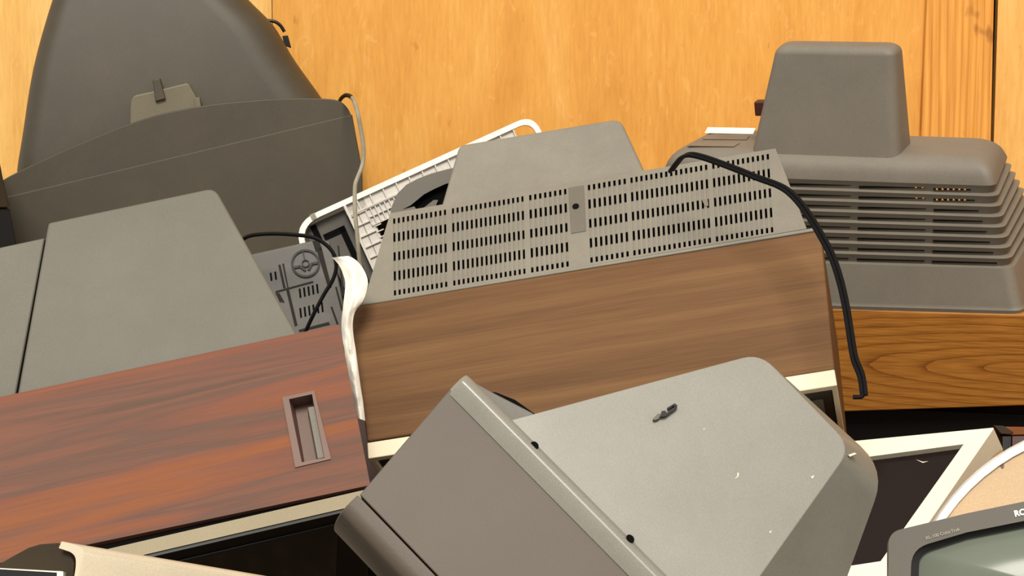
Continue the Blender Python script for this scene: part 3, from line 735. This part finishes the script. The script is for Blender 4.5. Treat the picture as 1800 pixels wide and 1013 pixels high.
# ------------------------------------------------------------------ round beige piece with white rim
F = Frame(1720, 850, 2.72, 0, 20, roll=0)
T = thing('swivel_base', F, 'round beige plastic disc with a bright white rim, at the right edge', 'stand')
cx, cy, R0 = 1961.5, 1115.7, 376
def arc(r, y, n=72): return [F.at(cx + r * math.cos(2 * math.pi * k / n), cy - r * math.sin(2 * math.pi * k / n), y) for k in range(n)]
mb = MB()
prof = [(R0 - 16, .006), (R0 - 15, -.0005), (R0 - 9, -.0015), (R0 - 2, -.0005), (R0, .004), (R0 + 2, .03), (R0 - 16, .03)]
rings = [arc(r, y) for r, y in prof]
mb.loft(rings + [rings[0]], caps=(False, False)); bmesh.ops.remove_doubles(mb.bm, verts=mb.bm.verts, dist=1e-6); rim = mb.build('rim', M['white'], T)
mb = MB(); mb.loft([arc(R0 - 15.5, .004), arc(R0 - 15.5, .028)]); dk = mb.build('disc', M['beige'], T)
c = F.at(1762, 819, .003); mb = MB(); mb.prism([c + Vector((.0022 * math.cos(a), 0, .0036 * math.sin(a))) for a in [k * math.pi / 6 for k in range(12)]], (0, .004, 0)); mb.build('peg_hole', M['recess'], dk)

# ------------------------------------------------------------------ black television in the lower right corner
F = Frame(1700, 960, 2.40, -8, 18, edge=((1589, 930), (1800, 883)))
T = thing('television', F, 'dark grey framed television with a pale reflecting screen, in the bottom right corner', 'television')
oq = F.pts([(1562, 936), (1700, 902.5), (1800, 882), (1960, 852), (2130, 824), (2170, 1200), (1560, 1260)])
iq = F.pts([(1602, 965), (1700, 936), (1800, 916), (1960, 886), (2080, 868), (2110, 1150), (1597, 1200)])
mb = MB(); mb.plate(rpoly(oq, [.014, 0, 0, 0, .014, .01, .01]), [rpoly(iq, [.020, 0, 0, 0, .02, .02, .02])], (0, .05, 0), hole_depth=(0, .010, 0)); bz = mb.build('bezel', M['gunmetal'], T)
def inset(P, k): 
    c = sum(P, Vector()) / len(P); return [lerp(p, c, k) for p in P]
i2 = F.pts([(1616, 972), (1700, 945), (1800, 925), (1960, 896), (2072, 878), (2100, 1142), (1611, 1190)], .008)
mb = MB(); mb.plate([p + Vector((0, .006, 0)) for p in rpoly(inset(iq, -.01), .02)], [rpoly(i2, [.014, 0, 0, 0, .02, .02, .02])], (0, .02, 0), hole_depth=(0, .008, 0)); ms = mb.build('screen_surround', M['black'], bz)
# slightly domed glass
g = rpoly(i2, [.014, 0, 0, 0, .02, .02, .02]); cc = sum(g, Vector()) / len(g)
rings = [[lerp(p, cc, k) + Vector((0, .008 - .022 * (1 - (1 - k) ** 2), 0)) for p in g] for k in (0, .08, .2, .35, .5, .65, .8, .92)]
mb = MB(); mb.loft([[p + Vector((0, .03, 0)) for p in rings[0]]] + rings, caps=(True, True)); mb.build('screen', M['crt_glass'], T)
b1 = [p + Vector((0, .02, 0)) for p in inset(oq, .02)]; b2 = [p + Vector((0, .16, 0)) for p in inset(oq, .3)]
mb = MB(); mb.loft([b1, b2]); mb.build('housing', M['black'], T, .01)
def lettering(body, size, px, py, px2, py2, mat, name, y=-.0012, bold=0):
    cu = bpy.data.curves.new(name, 'FONT'); cu.body = body; cu.size = size; cu.extrude = .0003; cu.offset = bold; cu.resolution_u = 3
    to = bpy.data.objects.new(name, cu); COL.objects.link(to)
    dg = bpy.context.evaluated_depsgraph_get(); me = bpy.data.meshes.new_from_object(to.evaluated_get(dg))
    bpy.data.objects.remove(to); 
    a, b = F.at(px, py, y), F.at(px2, py2, y); ex = (b - a).normalized(); ez = Vector((0, -1, 0)).cross(ex) * 1
    ez = Vector((-ex.z, 0, ex.x)); ey = Vector((0, -1, 0))
    Mx = Matrix((ex, ez, ey)).transposed().to_4x4(); Mx.translation = a
    me.transform(Mx); me.materials.clear(); me.materials.append(mat)
    o = bpy.data.objects.new(name, me); COL.objects.link(o); o.parent = bz; return o
lettering('RCA', .0092, 1784, 908.5, 1800, 905, M['letter'], 'logo', bold=.0004)
lettering('XL-100 ColorTrak', .0052, 1627, 949.5, 1678, 935.5, M['letter_dim'], 'model_text')

# ------------------------------------------------------------------ cream casing lower left
F = Frame(120, 985, 2.25, 0, 20, roll=0)
T = thing('monitor', F, 'cream plastic casing corner with a rounded edge, at the bottom left', 'monitor')
outp = smooth_path([F.at(x, y) for x, y in ((108, 952), (124, 956), (138, 961), (147, 970), (148, 985), (145, 1003), (141, 1030), (132, 1080))], 5)
inn = smooth_path([F.at(x, y) for x, y in ((103, 964), (115, 968), (125, 972), (132, 980), (133, 994), (131, 1010), (127, 1032), (118, 1080))], 5)
sec = outp + inn[::-1]
dirv = F.M.to_3x3().inverted() @ Vector((.185, .10, -.062))
# the side runs away to the right, its top edge dropping
mb = MB(); mb.loft([sec, [p + dirv for p in sec], [p + dirv * 2.2 for p in sec]]); mb.build('casing', M['casing_cream'], T, .0015)
ip = [F.at(x, y, .012) for x, y in ((-60, 1015), (0, 991), (26, 976), (50, 963), (70, 957), (104, 954.5), (126, 972), (132, 990), (126, 1080), (-60, 1080))]
mb = MB(); mb.prism(ip, (0, .03, 0)); mb.build('inner_cover', M['olive_dark'], T, .002)
mb = MB(); mb.prism(F.pts([(-60, 997), (0, 999), (102, 1004.5), (102, 1007), (0, 1001), (-60, 999)], -.004), (0, .016, 0)); mb.prism(F.pts([(100, 1004), (111, 1005), (111, 1080), (100, 1080)], -.004), (0, .016, 0)); fs = mb.build('front_edge', M['ivory'], T)
mb = MB(); mb.prism(F.pts([(-60, 1000), (0, 1002), (100, 1007.5), (100, 1080), (-60, 1080)], -.002), (0, .013, 0)); mb.build('screen', M['screen'], T)

# ------------------------------------------------------------------ brown set behind the disc
F = Frame(1785, 770, 3.16, 0, 20, roll=-2)
T = thing('television', F, 'small brown cabinet corner with a dark red front, behind the white rimmed disc', 'television')
mb = MB(); mb.prism(F.pts([(1752, 750), (1900, 752), (1900, 763), (1772, 765)]), (0, .12, 0)); mb.build('cabinet', M['walnut_edge'], T, .001)
mb = MB(); mb.prism(F.pts([(1779, 765.5), (1900, 763.5), (1900, 830), (1779, 830)], .004), (0, .1, 0)); mb.build('front_panel', M['redwood'], T, .001)
mb = MB(); mb.prism(F.pts([(1746, 748), (1764, 748.5), (1782, 760), (1776, 764), (1760, 763)], -.003), (0, .02, 0)); mb.build('corner_cap', M['olive_dark'], T, .001)
mb = MB(); mb.prism(F.pts([(1762, 767), (1778, 767), (1778, 830), (1762, 830)], -.001), (0, .09, 0)); mb.build('side_post', M['black'], T, .001)
